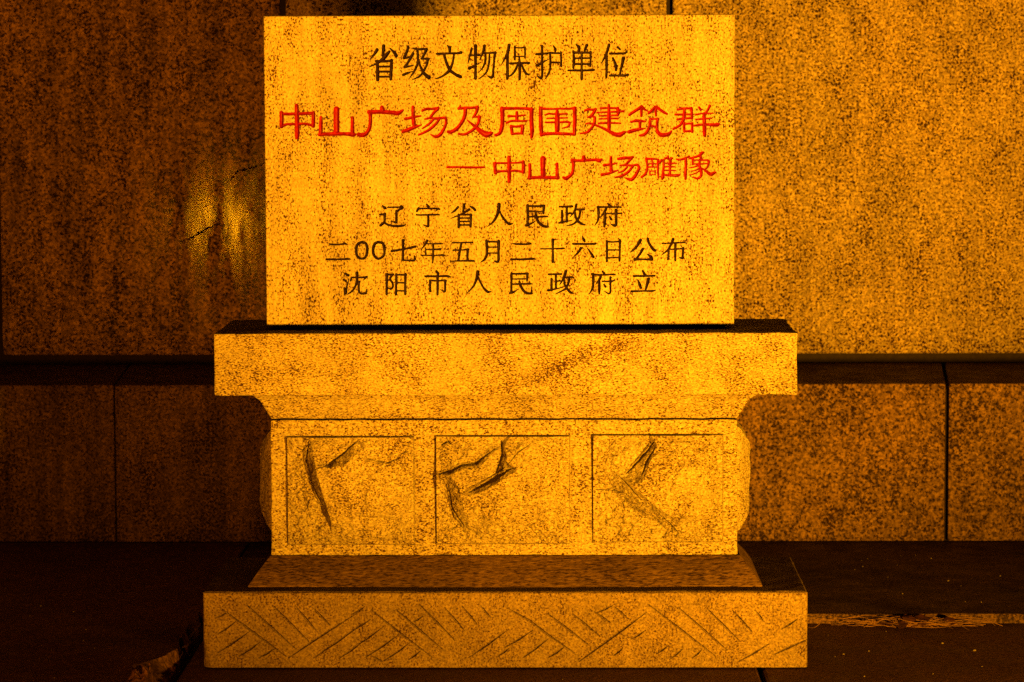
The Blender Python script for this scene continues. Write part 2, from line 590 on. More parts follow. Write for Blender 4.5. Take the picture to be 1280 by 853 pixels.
# cracks in the left block: thin open fissures
def crack(px, name="crack"):
    bm = bmesh.new()
    pts = []
    for k in range(len(px) - 1):
        (xa, ya, wa), (xb, yb, wb) = px[k], px[k + 1]
        n = 7
        for t in range(n):
            f = t / n
            pts.append((xa + (xb - xa) * f + random.uniform(-1.2, 1.2), ya + (yb - ya) * f + random.uniform(-1.2, 1.2), (wa + (wb - wa) * f) * random.uniform(0.4, 1.5)))
    pts.append(px[-1])
    prev = None
    for (x, y, w_) in pts:
        X, Z = at(x, y, YW - 0.003)
        h = w_ * 0.0026 * 0.5
        c = (bm.verts.new((X, -0.0012, Z + h)), bm.verts.new((X, -0.0012, Z - h)))
        if prev:
            bm.faces.new((prev[0], prev[1], c[1], c[0]))
        prev = c
    bmesh.ops.solidify(bm, geom=bm.faces[:], thickness=0.004)
    bevelled(name, bm, M["mortar"], wall, 0)


crack([(225, 303, 0.6), (240, 297, 1.6), (256, 287, 3.2), (266, 283, 2.2), (276, 279, 0.8)])
crack([(268, 238, 0.7), (286, 228, 1.6), (298, 214, 2.6), (312, 210, 1.6), (331, 204, 1.0)])

# ------------------------------------------------------------------ the monument
mon = root("stone_monument", "inscribed granite tablet with black and red characters on a moulded stone pedestal", "monument")

# base slab: front cut with herringbone tooling
BX0, BX1, BZ, BD = -0.770, 0.770, 0.198, 0.573
HB = {
    250: "155,155 690,550;375,140 765,490;590,150 870,430;760,145 940,355;900,160 1040,300;710,560 900,430 1290,180;905,562 1290,295;1110,565 1290,440;120,243 215,195;140,370 285,270;140,520 400,345;310,550 490,425;470,560 590,490",
    440: "0,210 100,150;0,340 150,250;0,485 250,310;150,175 360,345 640,555;350,175 720,490;540,135 820,420;740,160 900,345;880,150 1000,290;1030,150 1110,240;100,560 380,370;260,580 460,440;450,575 545,505;160,545 240,590;930,560 1240,340;490,270 560,230;1160,550 1260,480",
    630: "40,170 200,260 350,375 560,520;340,200 680,460;550,210 770,390;720,190 850,280;880,150 985,240;0,480 230,340;150,560 350,410;350,560 480,475;600,590 780,460 960,330 1140,195;1020,410 1130,340;880,540 950,480;740,200 870,140",
    820: "-60,135 480,550;180,160 570,500;410,170 670,430;610,180 770,355;800,190 860,270;0,530 100,460;110,570 210,490;290,560 370,490;660,590 900,450;950,530 1060,480 1215,410;1000,330 1130,250",
}


def heightfield_front(name, x0, x1, z0, z1, cell, fn, mat, parent, depth):
    """a block whose front (towards -y at y=0 local) is a height field; sides and back closed"""
    nx, nz = int((x1 - x0) / cell) + 1, int((z1 - z0) / cell) + 1
    xs_, zs_ = np.linspace(x0, x1, nx), np.linspace(z0, z1, nz)
    X, Z = np.meshgrid(xs_, zs_)
    Y, X, Z = fn(X, Z)
    co = np.stack([X.ravel(), Y.ravel(), Z.ravel()], 1)
    q = grid_quads(nz, nx)
    i = np.arange(nz * nx).reshape(nz, nx)
    ring = np.concatenate([i[0, :], i[1:, -1], i[-1, -2::-1], i[-2:0:-1, 0]])
    n = len(co)
    back = co[ring].copy()
    back[:, 1] = depth
    co = np.vstack([co, back])
    m_ = len(ring)
    k = np.arange(m_)
    k2 = (k + 1) % m_
    sk = np.stack([ring[k], n + k, n + k2, ring[k2]], 1)
    me = from_arrays(name, co, np.vstack([q, sk]))
    return link(name, me, mat, parent)


grooves = []
for ox, s in HB.items():
    for st in s.split(";"):
        pts = []
        for t in st.split():
            a, b = map(float, t.split(","))
            x, z = at(ox + a / 6.4, 735 + b / 6.4, 0.0)
            pts.append((x, z, 0.0028))
        pts[0] = (*pts[0][:2], 0.0012)
        pts[-1] = (*pts[-1][:2], 0.0010)
        if len(pts) == 2:
            a, b = pts
            pts = [a, ((a[0] + b[0]) / 2 + 0.001, (a[1] + b[1]) / 2 - 0.001, 0.0028), b]
        grooves.append(pts)


def base_front(X, Z):
    D = np.minimum(np.minimum(X - BX0, BX1 - X), np.minimum(Z, BZ - Z))
    Y = edge_round(D + 0.002 * vnoise(X, Z, 30, 3, seed=2), 0.006)
    Y -= 0.0032 * vnoise(X, Z, 16, 5, 0.5, seed=1)
    Fm = stroke_field(X, Z, grooves) + 0.0006 * vnoise(X, Z, 120, 2, seed=7)
    Y += np.clip(Fm, 0, 0.003) * 3.2
    # worn bottom-left corner, uneven lower arris
    c = np.clip(0.022 - (X - BX0) - Z * 0.25, 0, 1) * (Z < 0.08)
    Y += c * 0.5
    Zo = Z + np.where(Z < 0.004, 0.004 + 0.004 * vnoise(X, Z * 0, 12, 4, seed=9), 0)
    Zo = np.where(Z > BZ - 0.001, Z + 0.0022 * vnoise(X, Z * 0, 9, 4, seed=12), Zo)
    return Y, X, Zo


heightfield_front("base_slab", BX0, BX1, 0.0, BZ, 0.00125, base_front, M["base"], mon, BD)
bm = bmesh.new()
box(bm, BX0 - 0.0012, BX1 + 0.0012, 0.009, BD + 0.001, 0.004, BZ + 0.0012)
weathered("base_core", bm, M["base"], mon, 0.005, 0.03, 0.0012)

# sloped course between the base and the pedestal
YB = 0.20
sx0, sz0 = at(310, 735.5, 0.075)
sx1 = at(953, 735.5, 0.075)[0]
tx0, tz = at(338, 694, YB - 0.006)
tx1 = at(925, 693, YB - 0.006)[0]
bm = bmesh.new()
n = 60
lo, hi = [], []
for k in range(n + 1):
    f = k / n
    lo.append((sx0 + (sx1 - sx0) * f, 0.075 + 0.004 * math.sin(f * 9) + random.uniform(-.001, .001), BZ + 0.003 + 0.002 * math.sin(f * 7 + 1)))
    hi.append((tx0 + (tx1 - tx0) * f, YB - 0.006 + random.uniform(-.001, .001), tz - 0.002))
yb2 = 0.44
vl = [bm.verts.new(p) for p in lo]
vh = [bm.verts.new(p) for p in hi]
vm = [bm.verts.new(((a[0] + b[0]) / 2, (a[1] + b[1]) / 2 - 0.004, (a[2] + b[2]) / 2 + 0.002)) for a, b in zip(lo, hi)]
vd = [bm.verts.new((p[0], p[1] + 0.001, BZ - 0.004)) for p in lo]
for a, b in ((vd, vl), (vl, vm), (vm, vh)):
    for k in range(n):
        bm.faces.new((a[k], a[k + 1], b[k + 1], b[k]))
bl = [bm.verts.new(p) for p in ((sx0, yb2 + 0.09, BZ + 0.003), (sx1, yb2 + 0.09, BZ + 0.003), (tx0, yb2, tz), (tx1, yb2, tz))]
midr = bm.verts.new(((sx1 + tx1) / 2 + 0.003, (yb2 * 2 + 0.09) / 2, (BZ + tz) / 2 + 0.002))
bm.faces.new((vl[-1], bl[1], midr, vm[-1]))
bm.faces.new((vm[-1], midr, bl[3], vh[-1]))
bm.faces.new((bl[0], vl[0], vm[0], vh[0], bl[2]))
bm.faces.new((bl[0], bl[2], bl[3], midr, bl[1]))
bm.faces.new([vh[0], vh[-1], bl[3], bl[2]])
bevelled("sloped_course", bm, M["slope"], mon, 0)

# pedestal body with rock-faced bosses
PX0, PZ0 = at(339.5, 694.5, YB)
PX1, PZ1 = at(922, 523.5, YB)
bm = bmesh.new()
box(bm, PX0, PX1, YB, 0.44, PZ0, PZ1 - 0.0024)
body = weathered("pedestal_body", bm, M["body"], mon, 0.003)

FACETS = {   # broken planes of each boss: chains (>) and single points, px x, px y, height in mm
    0: "378,546,9>379,572,8>383,590,8>390,608,8>406,644,8;390,546,14>395,574,34>399,592,38>405,611,38>415,649,24;413,577,15>422,571,17>440,556,17>451,548,8;411,582,36>431,579,36>447,566,34>462,552,13;398,560,26 412,562,24 460,620,36 500,600,24 500,660,12 440,664,14 470,664,14 482,560,18 510,560,9 364,560,6 364,600,7 364,640,7 376,640,8 395,668,6 415,666,10 510,640,12 440,620,38 430,600,38;462,571,24>474,573,24>487,575,24>500,569,16;462,576,32>475,579,32>488,581,31>502,575,20",
    1: "548,589,9>562,584,11>575,577,13>594,574,15>604,565,15>612,556,11;549,595,15>563,592,26>577,586,29>597,583,30>608,574,28>618,563,19;555,555,8 575,555,13 595,557,15;626,553,11>626,568,16>618,587,20;632,554,20>634,570,32>627,589,34;587,607,19>604,599,17>618,591,16>632,581,17;590,616,36>606,609,42>622,601,44>635,592,42>647,586,33;582,600,31 599,592,31 611,582,29 655,560,24 680,560,21 700,560,10 700,620,13 680,620,28 650,620,40 620,640,38 650,664,18 690,664,10;558,606,9>560,634,8>575,660,7;576,609,32>582,635,36>602,660,22;549,620,6 549,660,5 563,668,6",
    2: "812,551,10>795,573,12>779,589,14;820,554,21>814,571,37>803,598,42;786,598,24 755,560,9 780,560,13 765,580,13 750,590,9;771,590,18>789,604,38>810,621,40>830,637,35>849,649,22;757,602,8>773,622,7>796,640,7>820,654,6>838,664,5;750,640,6 775,662,5 805,670,5 842,600,44 840,570,32 870,580,36 890,570,16 870,640,26 892,640,10 880,666,7 858,667,8",
}
CRACKS = {   # open fractures at the foot of the planes: px x, px y, half width px
    0: "387,547,.8 384,575,1.6 391,603,1.4 409,641,.6;412,577,.5 421,572,1.3 440,556,1.3 450,548,.8;460,571,.4 475,574,1.0 486,577,1.2 501,570,.5;396,583,.8 410,579,1.0 418,576,.4",
    1: "545,592,1.2 563,588,2.0 577,580,1.8 596,577,1.9 606,568,1.2 618,560,.6;587,612,.7 605,603,2.0 620,595,2.6 632,586,2.2 645,582,.9;627,551,1.2 628,568,1.8 621,588,1.4;562,612,.8 565,634,1.3 580,655,.8;664,553,.6 648,563,1.0 634,578,.8;552,556,.6 560,551,1.4 564,555,.6",
    2: "816,552,.9 798,575,1.7 783,590,.7;818,557,.8 809,572,1.6 801,590,1.0;744,612,.6 765,612,1.1 783,616,.6;772,592,.5 786,606,1.2 800,622,.8;822,640,.5 838,655,1.1 846,664,.5",
}
PAN = [(358, 545, 519, 681), (544, 544, 713, 680), (740, 542.5, 904, 678)]


def facets(X, Z, pts):
    """height over a triangulated set of hewn planes"""
    _, _, tris, _, _, _ = geometry.delaunay_2d_cdt([Vector(p[:2]) for p in pts], [], [], 0, 1e-6)
    H = np.full(X.shape, 0.005)
    for t in tris:
        (ax, az, ah), (bx, bz, bh), (cx, cz, ch) = (pts[k] for k in t)
        det = (bz - cz) * (ax - cx) + (cx - bx) * (az - cz)
        if abs(det) < 1e-12:
            continue
        u = ((bz - cz) * (X - cx) + (cx - bx) * (Z - cz)) / det
        v = ((cz - az) * (X - cx) + (ax - cx) * (Z - cz)) / det
        q = 1 - u - v
        m_ = (u > -1e-6) & (v > -1e-6) & (q > -1e-6)
        H = np.where(m_, u * ah + v * bh + q * ch, H)
    return H


for pi, (a, b, c, d) in enumerate(PAN):
    x0, z1 = at(a, b, YB)
    x1, z0 = at(c, d, YB)

    def boss(X, Z, x0=x0, x1=x1, z0=z0, z1=z1, pi=pi):
        D = np.minimum(np.minimum(X - x0, (x1 - X) * 0.8), np.minimum((Z - z0) * 0.8, z1 - Z))
        U, W = X + 0.005 * vnoise(X, Z, 40, 3, seed=30), Z + 0.005 * vnoise(X, Z, 40, 3, seed=31)
        d4 = np.minimum(np.minimum(X - x0, x1 - X), np.minimum(Z - z0, z1 - Z))
        pts = []
        for chain in FACETS[pi].replace(" ", ";").split(";"):
            ps = [tuple(map(float, t.split(","))) for t in chain.split(">")]
            dense = [ps[0]]
            for p, q in zip(ps[:-1], ps[1:]):
                m_ = max(1, int(math.hypot(q[0] - p[0], q[1] - p[1]) / 4))
                dense += [tuple(p[i] + (q[i] - p[i]) * k / m_ for i in range(3)) for k in range(1, m_ + 1)]
            pts += [(*at(px, py, YB), h * 0.0016) for px, py, h in dense]
        e = 0.012
        for f in np.linspace(0, 1, 8):
            pts += [(x0 - e + (x1 - x0 + 2 * e) * f, z0 - e, 0.003), (x0 - e + (x1 - x0 + 2 * e) * f, z1 + e, 0.016)]
        for f in np.linspace(0, 1, 7)[1:-1]:
            pts += [(x0 - e, z0 + (z1 - z0) * f, 0.010), (x1 + e, z0 + (z1 - z0) * f, 0.003)]
        h = facets(U, W, pts)
        fade = np.clip(d4 / 0.02, 0.2, 1) * (1 + 1.3 * np.clip(1 - h / 0.028, 0, 1))
        h = h + fade * (0.006 * vnoise(U, W, 14, 2, seed=pi + 20) + 0.013 * vnoise(U, W * 1.3, 34, 3, 0.55, seed=pi + 40) + 0.0060 * vnoise(U, W, 110, 3, 0.6, seed=pi + 44))
        cr = [[(*at(px, py, YB), hw * 0.0021) for px, py, hw in (tuple(map(float, t.split(","))) for t in c.split())] for c in CRACKS[pi].split(";")]
        h = np.maximum(h, 0.0055) - 3.5 * np.clip(stroke_field(U + 0.001 * vnoise(X, Z, 120, 2), W, cr), 0, 0.006) * fade
        h = np.maximum(h, 0.001)
        rim = np.clip(D / 0.0024, 0, 1)
        h = h * rim
        return -h, X, Z

    nx, nz = int((x1 - x0) / 0.0016), int((z1 - z0) / 0.0016)
    o = heightfield_front("rock_faced_panel", x0, x1, z0, z1, 0.0016, boss, M["rock"], body, 0.02)
    o.location = (0, YB, 0)
for side, (pxs, ztop, zbot) in ((-1, ((339, 540), 540, 668)), (1, ((922, 532), 538, 668))):
    xw = PX0 if side < 0 else PX1
    y0, y1 = YB + 0.026, 0.414
    z1 = at(pxs[0], ztop - (0 if side < 0 else 4), YB)[1]
    z0 = at(pxs[0], zbot, YB)[1] + 0.004

    def boss2(Yg, Z, y0=y0, y1=y1, z0=z0, z1=z1, side=side):
        D = np.minimum(np.minimum(Yg - y0, y1 - Yg), np.minimum(Z - z0, z1 - Z))
        h = 0.036 * np.clip(D / 0.052, 0, 1) ** 0.7 + 0.012 * vnoise(Yg, Z, 22, 4, 0.6, seed=60 + side)
        if side < 0:
            h += 0.006 * vnoise(Yg * 6, Z, 16, 3, seed=66)
        return -np.clip(h, 0.004, 1) * np.clip(D / 0.004, 0, 1), Yg, Z

    o = heightfield_front("rock_faced_panel", y0, y1, z0, z1, 0.002, boss2, M["rock"], body, 0.02)
    o.rotation_euler = (0, 0, side * math.pi / 2)
    # local x runs along the world y after the turn
    me = o.data
    n = len(me.vertices)
    v = np.empty(n * 3, dtype=np.float32)
    me.vertices.foreach_get("co", v)
    v = v.reshape(-1, 3)
    wv_ = np.empty_like(v)
    wv_[:, 0] = xw + (-v[:, 1] if side > 0 else v[:, 1])
    wv_[:, 1] = v[:, 0]
    wv_[:, 2] = v[:, 2]
    me.vertices.foreach_set("co", wv_.ravel())
    if side > 0:
        pass
    o.rotation_euler = (0, 0, 0)
    me.flip_normals() if side < 0 else None
    me.update()

# cornice: a block on a splayed foot
CX0, CX1, CY0, CY1 = -0.738, 0.744, 0.030, 0.487
CZ0, CZ1 = 0.7000, 0.8581
bm = bmesh.new()
rings = [(CX0, CX1, CY0, CY1, CZ1), (CX0, CX1, CY0, CY1, CZ0),
         (CX0 + 0.068, CX1 - 0.074, YB - 0.052, CY1 - 0.02, CZ0 - 0.0015),
         (CX0 + 0.102, CX1 - 0.114, YB - 0.030, CY1 - 0.03, CZ0 - 0.026),
         (PX0 + 0.001, PX1 - 0.001, YB - 0.002, 0.435, PZ1 + 0.0015)]
prev = None
allv = []
for x0, x1, y0, y1, z in rings:
    r = [bm.verts.new(p) for p in ((x0, y0, z), (x1, y0, z), (x1, y1, z), (x0, y1, z))]
    if prev:
        for k in range(4):
            bm.faces.new((prev[k], prev[(k + 1) % 4], r[(k + 1) % 4], r[k]))
    else:
        bm.faces.new(r)
    prev = r
bm.faces.new(prev[::-1])
weathered("cornice", bm, M["cap"], mon, 0.0035)
bm = bmesh.new()
box(bm, PX0 + 0.004, PX1 - 0.004, YB + 0.022, 0.43, PZ1 - 0.006, PZ1 + 0.003)
bevelled("joint_mortar", bm, M["mortar"], mon, 0)

# ------------------------------------------------------------------ the tablet and its inscription
TY = 0.140
TX0, TZ0 = at(333, 406.8, TY)
TX1, TZ1 = at(918.7, 18.0, TY)
TD = 0.15
# brush strokes: (red?, [(x origin, y origin, pixels per unit, "x,y,width x,y,width; ...")])
INS = [
 (0, [(455,50,12.8,"210,160,50 170,225,40 95,315,12;315,95,50 310,180,48 300,250,40;405,190,40 350,250,60 295,315,58 200,380,32 85,435,12;415,135,18 480,200,45 515,255,52;215,340,45 218,500,50 218,640,50;190,340,35 300,345,38 440,335,40;440,330,48 435,500,48 428,632,42;235,428,30 405,428,30;235,508,32 405,508,32;235,590,30 405,590,30")]),
 (0, [(455,50,12.8,"705,108,40 690,180,40 640,290,42;640,292,36 690,285,32 735,268,22;785,220,45 730,320,38 660,425,36;650,435,42 720,425,30 790,408,18;628,560,40 700,530,34 770,508,14;785,135,25 850,148,32 990,148,38;855,160,38 862,300,38 850,400,36 800,510,34 715,630,10;1000,150,46 960,240,38 925,300,36;925,300,32 1035,305,34;1028,308,36 1000,410,34 940,520,36 880,590,32 780,635,12;866,300,26 900,420,34 950,520,46 1000,575,56 1038,600,60")]),
 (0, [(540,50,12.8,"240,85,12 280,130,48 285,185,42;290,120,40 312,104,14;78,225,34 250,218,34 400,215,34 465,203,46;350,240,32 330,370,34 275,490,46 200,560,34 120,605,26 45,628,12;195,240,40 230,360,42 285,480,46 370,550,46 455,590,52")]),
 (0, [(540,50,12.8,"635,145,38 610,240,34 575,375,16;620,245,28 700,250,30 758,242,36;695,95,52 695,300,44 697,460,40 695,615,46;597,455,48 660,425,38 780,360,10;840,95,44 815,200,40 765,320,14;830,212,30 920,210,28 1000,205,36;1010,207,46 995,330,34 982,480,34 975,570,38 945,602,44 885,575,12;855,230,34 855,320,34 820,430,28 745,530,12;920,225,26 915,350,34 880,500,30 800,590,24 735,630,10")]),
 (0, [(620,50,12.8,"210,85,46 190,190,44 150,280,36 85,400,12;185,180,42 183,380,44 182,560,46 180,622,38;300,105,28 302,200,36 300,310,34;320,125,24 400,128,22 460,120,24;462,118,32 465,200,28 462,288,24;315,268,22 460,265,22;232,380,36 360,372,32 480,370,32 530,370,34;372,265,26 378,400,44 380,520,38 378,630,38;350,385,36 310,480,36 260,550,32 200,592,20;410,385,28 440,470,34 490,545,38 545,545,12")]),
 (0, [(620,50,12.8,"645,230,34 730,225,34 820,218,34;735,100,38 738,250,36 738,450,36 738,560,36 715,612,42 660,575,14;655,410,46 740,365,32 850,305,10;920,98,22 950,150,42 948,178,34;850,208,28 940,212,32 1040,215,28;865,208,34 870,350,34 865,470,34 830,560,28 780,635,10;1040,195,30 1042,300,30 1045,425,30;880,362,32 1040,365,32")]),
 (0, [(700,50,12.8,"255,72,18 300,115,46 305,175,42;432,85,44 405,140,38 395,175,32;210,178,28 222,280,40 218,400,40 212,448,32;240,205,38 350,205,34 480,205,34;490,195,36 490,310,32 485,422,28;240,295,28 465,293,28;240,388,32 465,388,32;347,200,34 347,450,34 348,560,42 345,630,38;130,490,28 240,490,34 420,490,34 540,480,38")]),
 (0, [(700,50,12.8,"782,12,26 800,42,12;785,80,42 760,170,42 720,270,34 655,385,10;745,220,38 745,400,42 745,500,36 740,598,36;922,118,34 960,153,30;800,220,34 930,220,32 1030,215,34 1065,195,36;845,290,32 880,370,40 898,440,46 895,485,34;1015,295,54 1000,370,42 975,470,36 958,560,30;795,572,32 950,572,32 1050,568,36 1085,560,40")]),
 # second line
 (1, [(345,125,12.8,"330,95,60 335,250,66 338,400,68 340,520,74 338,600,60;88,212,64 90,310,62 88,428,60;100,225,46 200,228,44 300,225,44 450,220,44 600,215,50;598,210,52 598,310,58 595,418,60;85,430,46 160,395,40 300,388,38 470,385,38 595,415,42")]),
 (1, [(345,125,12.8,"722,285,50 718,400,56 715,540,64;968,152,86 968,300,86 968,500,86;1225,288,48 1222,400,52 1225,530,64;695,560,50 800,550,54 970,545,56 1120,545,52 1230,555,72 1258,555,44")]),
 (1, [(440,125,12.8,"480,118,56 485,165,84;272,195,62 480,195,60 650,205,62 740,215,66 812,168,36;290,205,58 295,300,52 288,420,54 245,520,58 180,565,66 105,555,60")]),
 (1, [(500,125,12.8,"80,305,38 160,290,46 250,270,40 330,258,26;208,115,46 212,250,58 220,360,58 230,430,58;48,510,52 130,480,58 230,440,52 345,400,18;358,175,36 430,145,42 520,145,38 612,132,42;612,135,44 540,210,44 480,285,36 395,310,24;470,292,30 590,300,42 700,288,38 738,315,44 730,400,42 690,490,46 640,560,56 570,590,50 485,550,14;530,320,36 460,390,36 360,460,26;620,322,40 560,400,44 450,490,44 300,560,32")]),
 (1, [(550,125,12.8,"325,92,26 310,135,44;300,140,40 400,130,42 520,128,40 615,118,34;405,150,56 400,250,54 350,360,56 270,460,58 180,515,58 128,510,42;600,122,54 580,210,46 525,283,24;535,277,26 610,270,34 640,275,44;630,275,54 615,370,46 560,450,46 470,520,42 380,555,40 300,545,32;430,320,14 490,370,32 590,450,54 660,510,74 740,555,92 800,545,72 838,525,28")]),
 (1, [(550,125,12.8,"995,145,72 1000,280,60 995,420,62 960,530,54 900,565,44 882,560,34"), (630,125,12.8,"-24,140,48 150,138,42 330,140,42 440,150,54;440,155,60 440,350,62 450,500,64 440,598,44;75,262,44 150,262,32 250,255,32 340,245,24;205,198,40 207,280,54 208,330,46;40,370,32 120,340,36 240,340,32 360,338,32;115,425,50 125,480,50 130,545,46;110,425,42 200,428,34 300,412,42;295,420,54 295,480,52 290,535,50;130,545,36 300,535,36")]),
 (1, [(630,125,12.8,"590,135,56 588,300,60 595,450,62 600,562,56;600,140,42 720,148,32 900,142,30 1060,142,34 1140,130,44;1130,135,60 1135,300,56 1130,450,56 1130,552,48;600,555,54 750,540,46 1000,545,46 1130,555,42;850,165,44 852,280,74 852,400,78 852,490,66;660,245,26 720,222,32 800,228,32 1010,225,28;690,300,26 800,295,26 1015,288,24;660,362,26 800,360,32 920,358,32 1020,355,36 1050,380,36 1020,430,32 930,455,18")]),
 (1, [(720,125,12.8,"525,85,40 528,250,56 530,400,56 530,475,46;390,138,30 520,130,32 660,140,36;340,205,26 520,195,26 650,190,36 760,183,34;665,140,54 682,190,60 665,245,44;380,258,28 520,252,26 665,250,32;375,305,26 520,300,28 670,298,32;360,378,32 520,370,32 710,375,26;145,172,32 200,155,36 270,160,36 315,148,40;315,150,40 285,205,50 240,260,44 185,280,26;185,277,26 280,270,32 300,295,44 295,370,44 250,450,44 180,520,40 68,540,22;160,385,22 210,375,32 290,395,32 400,440,36 520,500,50 620,550,64 700,560,74 760,530,54 793,515,32")]),
 (1, [(780,125,12.8,"88,240,42 160,190,46 240,140,50 280,112,50 330,155,36 385,180,16;280,150,46 278,258,38;395,215,36 450,170,46 510,118,50 580,160,42 640,200,40 688,225,36;508,150,46 512,252,32;115,355,36 190,335,46 270,340,46 345,345,24;255,345,50 255,450,40;82,515,56 160,490,56 260,470,44 340,455,20;420,305,40 415,400,46 385,490,48 320,560,46 252,570,32;420,310,32 550,305,32;535,305,46 530,400,44 530,480,50 570,550,60 640,565,64 720,545,56 758,502,32;450,420,36 500,430,36")]),
 (1, [(820,125,12.8,"345,160,32 420,142,36 570,135,32;565,135,44 575,220,44 575,295,42;310,235,36 440,235,32 575,232,32;340,315,34 430,300,34 575,295,34;455,150,40 450,260,54 430,340,48 380,410,40 280,465,36;450,375,50 450,440,40 455,508,40;460,385,32 570,380,32;580,375,40 580,512,40;450,505,32 585,500,36;690,122,36 715,160,40;860,98,44 835,150,36 800,205,32;635,240,30 720,222,26 800,220,32 915,215,18;640,315,26 760,305,32 890,295,24;610,415,32 700,400,36 800,395,42 900,400,48 980,400,58 1008,385,28;770,225,54 772,320,54 775,450,60 778,565,52")]),
 # third line
 (1, [(550,185,12.8,"118,310,36 300,310,32 470,315,36 710,310,28")]),
 (1, [(550,185,12.8,"885,248,50 880,310,46 890,398,56;860,245,32 1000,245,32 1100,245,32;1105,155,54 1107,300,60 1110,450,58 1105,540,48;890,395,40 970,375,36 1110,375,36"), (640,185,12.8,"-52,245,32 80,240,30 180,230,36;180,225,50 185,310,50 180,388,58;-42,375,36 60,365,36 140,382,36 180,385,40")]),
 (1, [(640,185,12.8,"285,270,46 288,380,48 285,480,62;497,175,84 495,300,74 498,460,68;720,258,46 722,370,48 725,478,62;275,480,54 400,475,46 560,475,46 738,478,54")]),
 (1, [(700,185,12.8,"380,148,56 385,190,74;192,200,46 300,205,42 450,200,42 560,190,42 630,205,60 668,180,28;210,205,54 215,300,46 200,400,48 150,460,52 95,490,58 52,475,36")]),
 (1, [(700,185,12.8,"705,280,46 780,270,40 860,258,32 920,245,14;815,155,42 815,280,48 825,390,52;672,430,46 760,415,40 850,385,36 930,360,18;932,178,40 1020,165,46 1110,160,46 1168,150,36;1150,160,40 1100,220,40 1040,270,32 960,285,24;1030,278,32 1150,282,36 1235,270,36;1240,272,36 1265,320,46 1240,390,46 1195,460,52 1140,510,52 1050,485,22;1075,310,32 1010,370,32 930,400,20;1160,300,40 1100,380,42 1000,445,42 885,475,26")]),
 (1, [(795,185,17.067,"220,240,54 235,340,42 240,450,46 200,560,54 120,625,50;215,235,50 350,235,42 490,250,26;470,290,54 468,400,48 470,530,46 480,645,32;250,340,32 450,340,26;350,250,32 355,400,44;270,410,34 440,410,32;295,500,32 300,580,26;295,500,26 420,490,26;410,490,30 410,580,26;300,575,24 410,575,24;545,262,46 520,300,50 490,315,40;590,260,46 590,400,48 580,520,54 572,620,72 560,668,44;680,178,36 690,230,52 640,220,44 600,250,36;765,222,46 735,270,44;735,250,54 725,400,54 730,580,46;610,330,30 740,330,34 870,330,24;600,405,32 730,405,34 830,405,26;590,480,32 730,480,32 850,485,28;600,580,46 740,590,54 880,590,62 922,580,46")]),
 (1, [(840,185,17.067,"97,240,36 170,255,50 260,230,46 370,180,36;295,232,54 295,400,54 290,560,60 290,660,50;382,225,44 480,200,46 570,170,54 640,112,62 668,92,34;600,150,60 620,230,50;440,240,46 445,350,44;480,260,26 600,265,32 760,262,44;755,262,44 785,300,52 770,370,44;470,345,32 620,345,34 770,335,32;590,260,44 590,390,52 620,470,60 625,580,56 580,640,52 520,655,40 450,625,26;560,375,42 470,410,32 365,430,22;580,440,34 500,480,30 400,500,22;590,490,34 490,550,30 365,580,22;770,370,40 740,430,36 690,465,32;640,430,26 730,500,50 800,550,72 850,560,76 900,535,62 932,520,36")]),
 # fourth line
 (0, [(465,248,12.8,"165,115,18 200,150,46 205,162,36;255,145,22 430,143,26 465,130,36 490,150,38;480,150,40 400,210,32;390,205,38 390,360,40 375,385,40 310,365,12;125,260,26 200,255,36;205,250,40 200,385,34;200,380,36 135,435,40;190,385,32 260,425,34 360,445,36 480,442,36 540,420,14")]),
 (0, [(465,248,12.8,"870,95,16 895,125,42 900,150,36;745,160,36 720,205,36;750,148,18 748,165,24;740,165,26 900,165,28 1040,165,32 1080,175,28;1060,165,36 1020,205,12;710,258,18 740,268,26 900,265,26 1040,262,28 1080,268,20;900,270,34 900,430,36 885,450,32 820,425,12")]),
 (0, [(555,248,12.8,"225,140,36 175,195,34 110,245,12;320,102,44 315,150,40 305,215,32;400,180,40 340,220,36 250,270,26 110,322,12;420,130,20 470,160,42 498,192,36;235,265,36 235,458,40;230,268,22 330,262,28 430,265,28;430,262,40 425,452,36;250,318,24 410,318,24;250,372,24 410,372,24;240,428,26 420,428,26")]),
 (0, [(555,248,12.8,"880,100,54 870,190,48 840,290,42 780,385,32 695,455,12;890,200,24 930,290,32 990,370,38 1045,412,40 1105,405,14")]),
 (0, [(645,248,12.8,"185,118,44 188,250,36 185,420,40;190,125,32 330,128,32 450,120,40;445,122,42 440,240,32;200,215,24 440,212,24;200,297,26 320,297,26 450,293,30 510,295,20;155,440,32 200,425,40 300,375,12;315,225,32 325,300,42 360,380,42 420,435,44 480,455,40 515,455,26;510,455,30 508,350,12")]),
 (0, [(645,248,12.8,"695,135,28 800,135,32 898,130,36;812,140,36 812,375,36;820,245,26 880,240,32;737,203,38 738,390,40;690,395,28 740,385,32 900,355,12;965,102,36 940,200,36 865,300,12;960,185,26 1060,180,32 1095,185,20;1030,200,36 1010,300,34 970,370,36 900,420,28 810,440,12;940,210,32 955,300,36 985,360,42 1050,410,36 1105,425,20")]),
 (0, [(690,248,12.8,"890,82,20 920,115,42 925,140,32;730,140,34 900,142,26 1050,140,30 1108,148,20;740,142,40 745,250,40 735,350,32 685,440,12;865,172,44 830,230,32 770,310,14;845,220,36 845,350,44 838,452,34;880,245,22 1000,245,26 1110,240,26;1025,188,46 1025,300,40 1025,410,44 1000,438,44 940,410,14;920,290,22 945,335,40")]),
 # fifth line
 (0, [(400,290,12.8,"145,192,20 200,203,30 330,200,26 400,190,34 430,205,20;108,440,34 300,440,28 440,435,36 485,438,16")]),
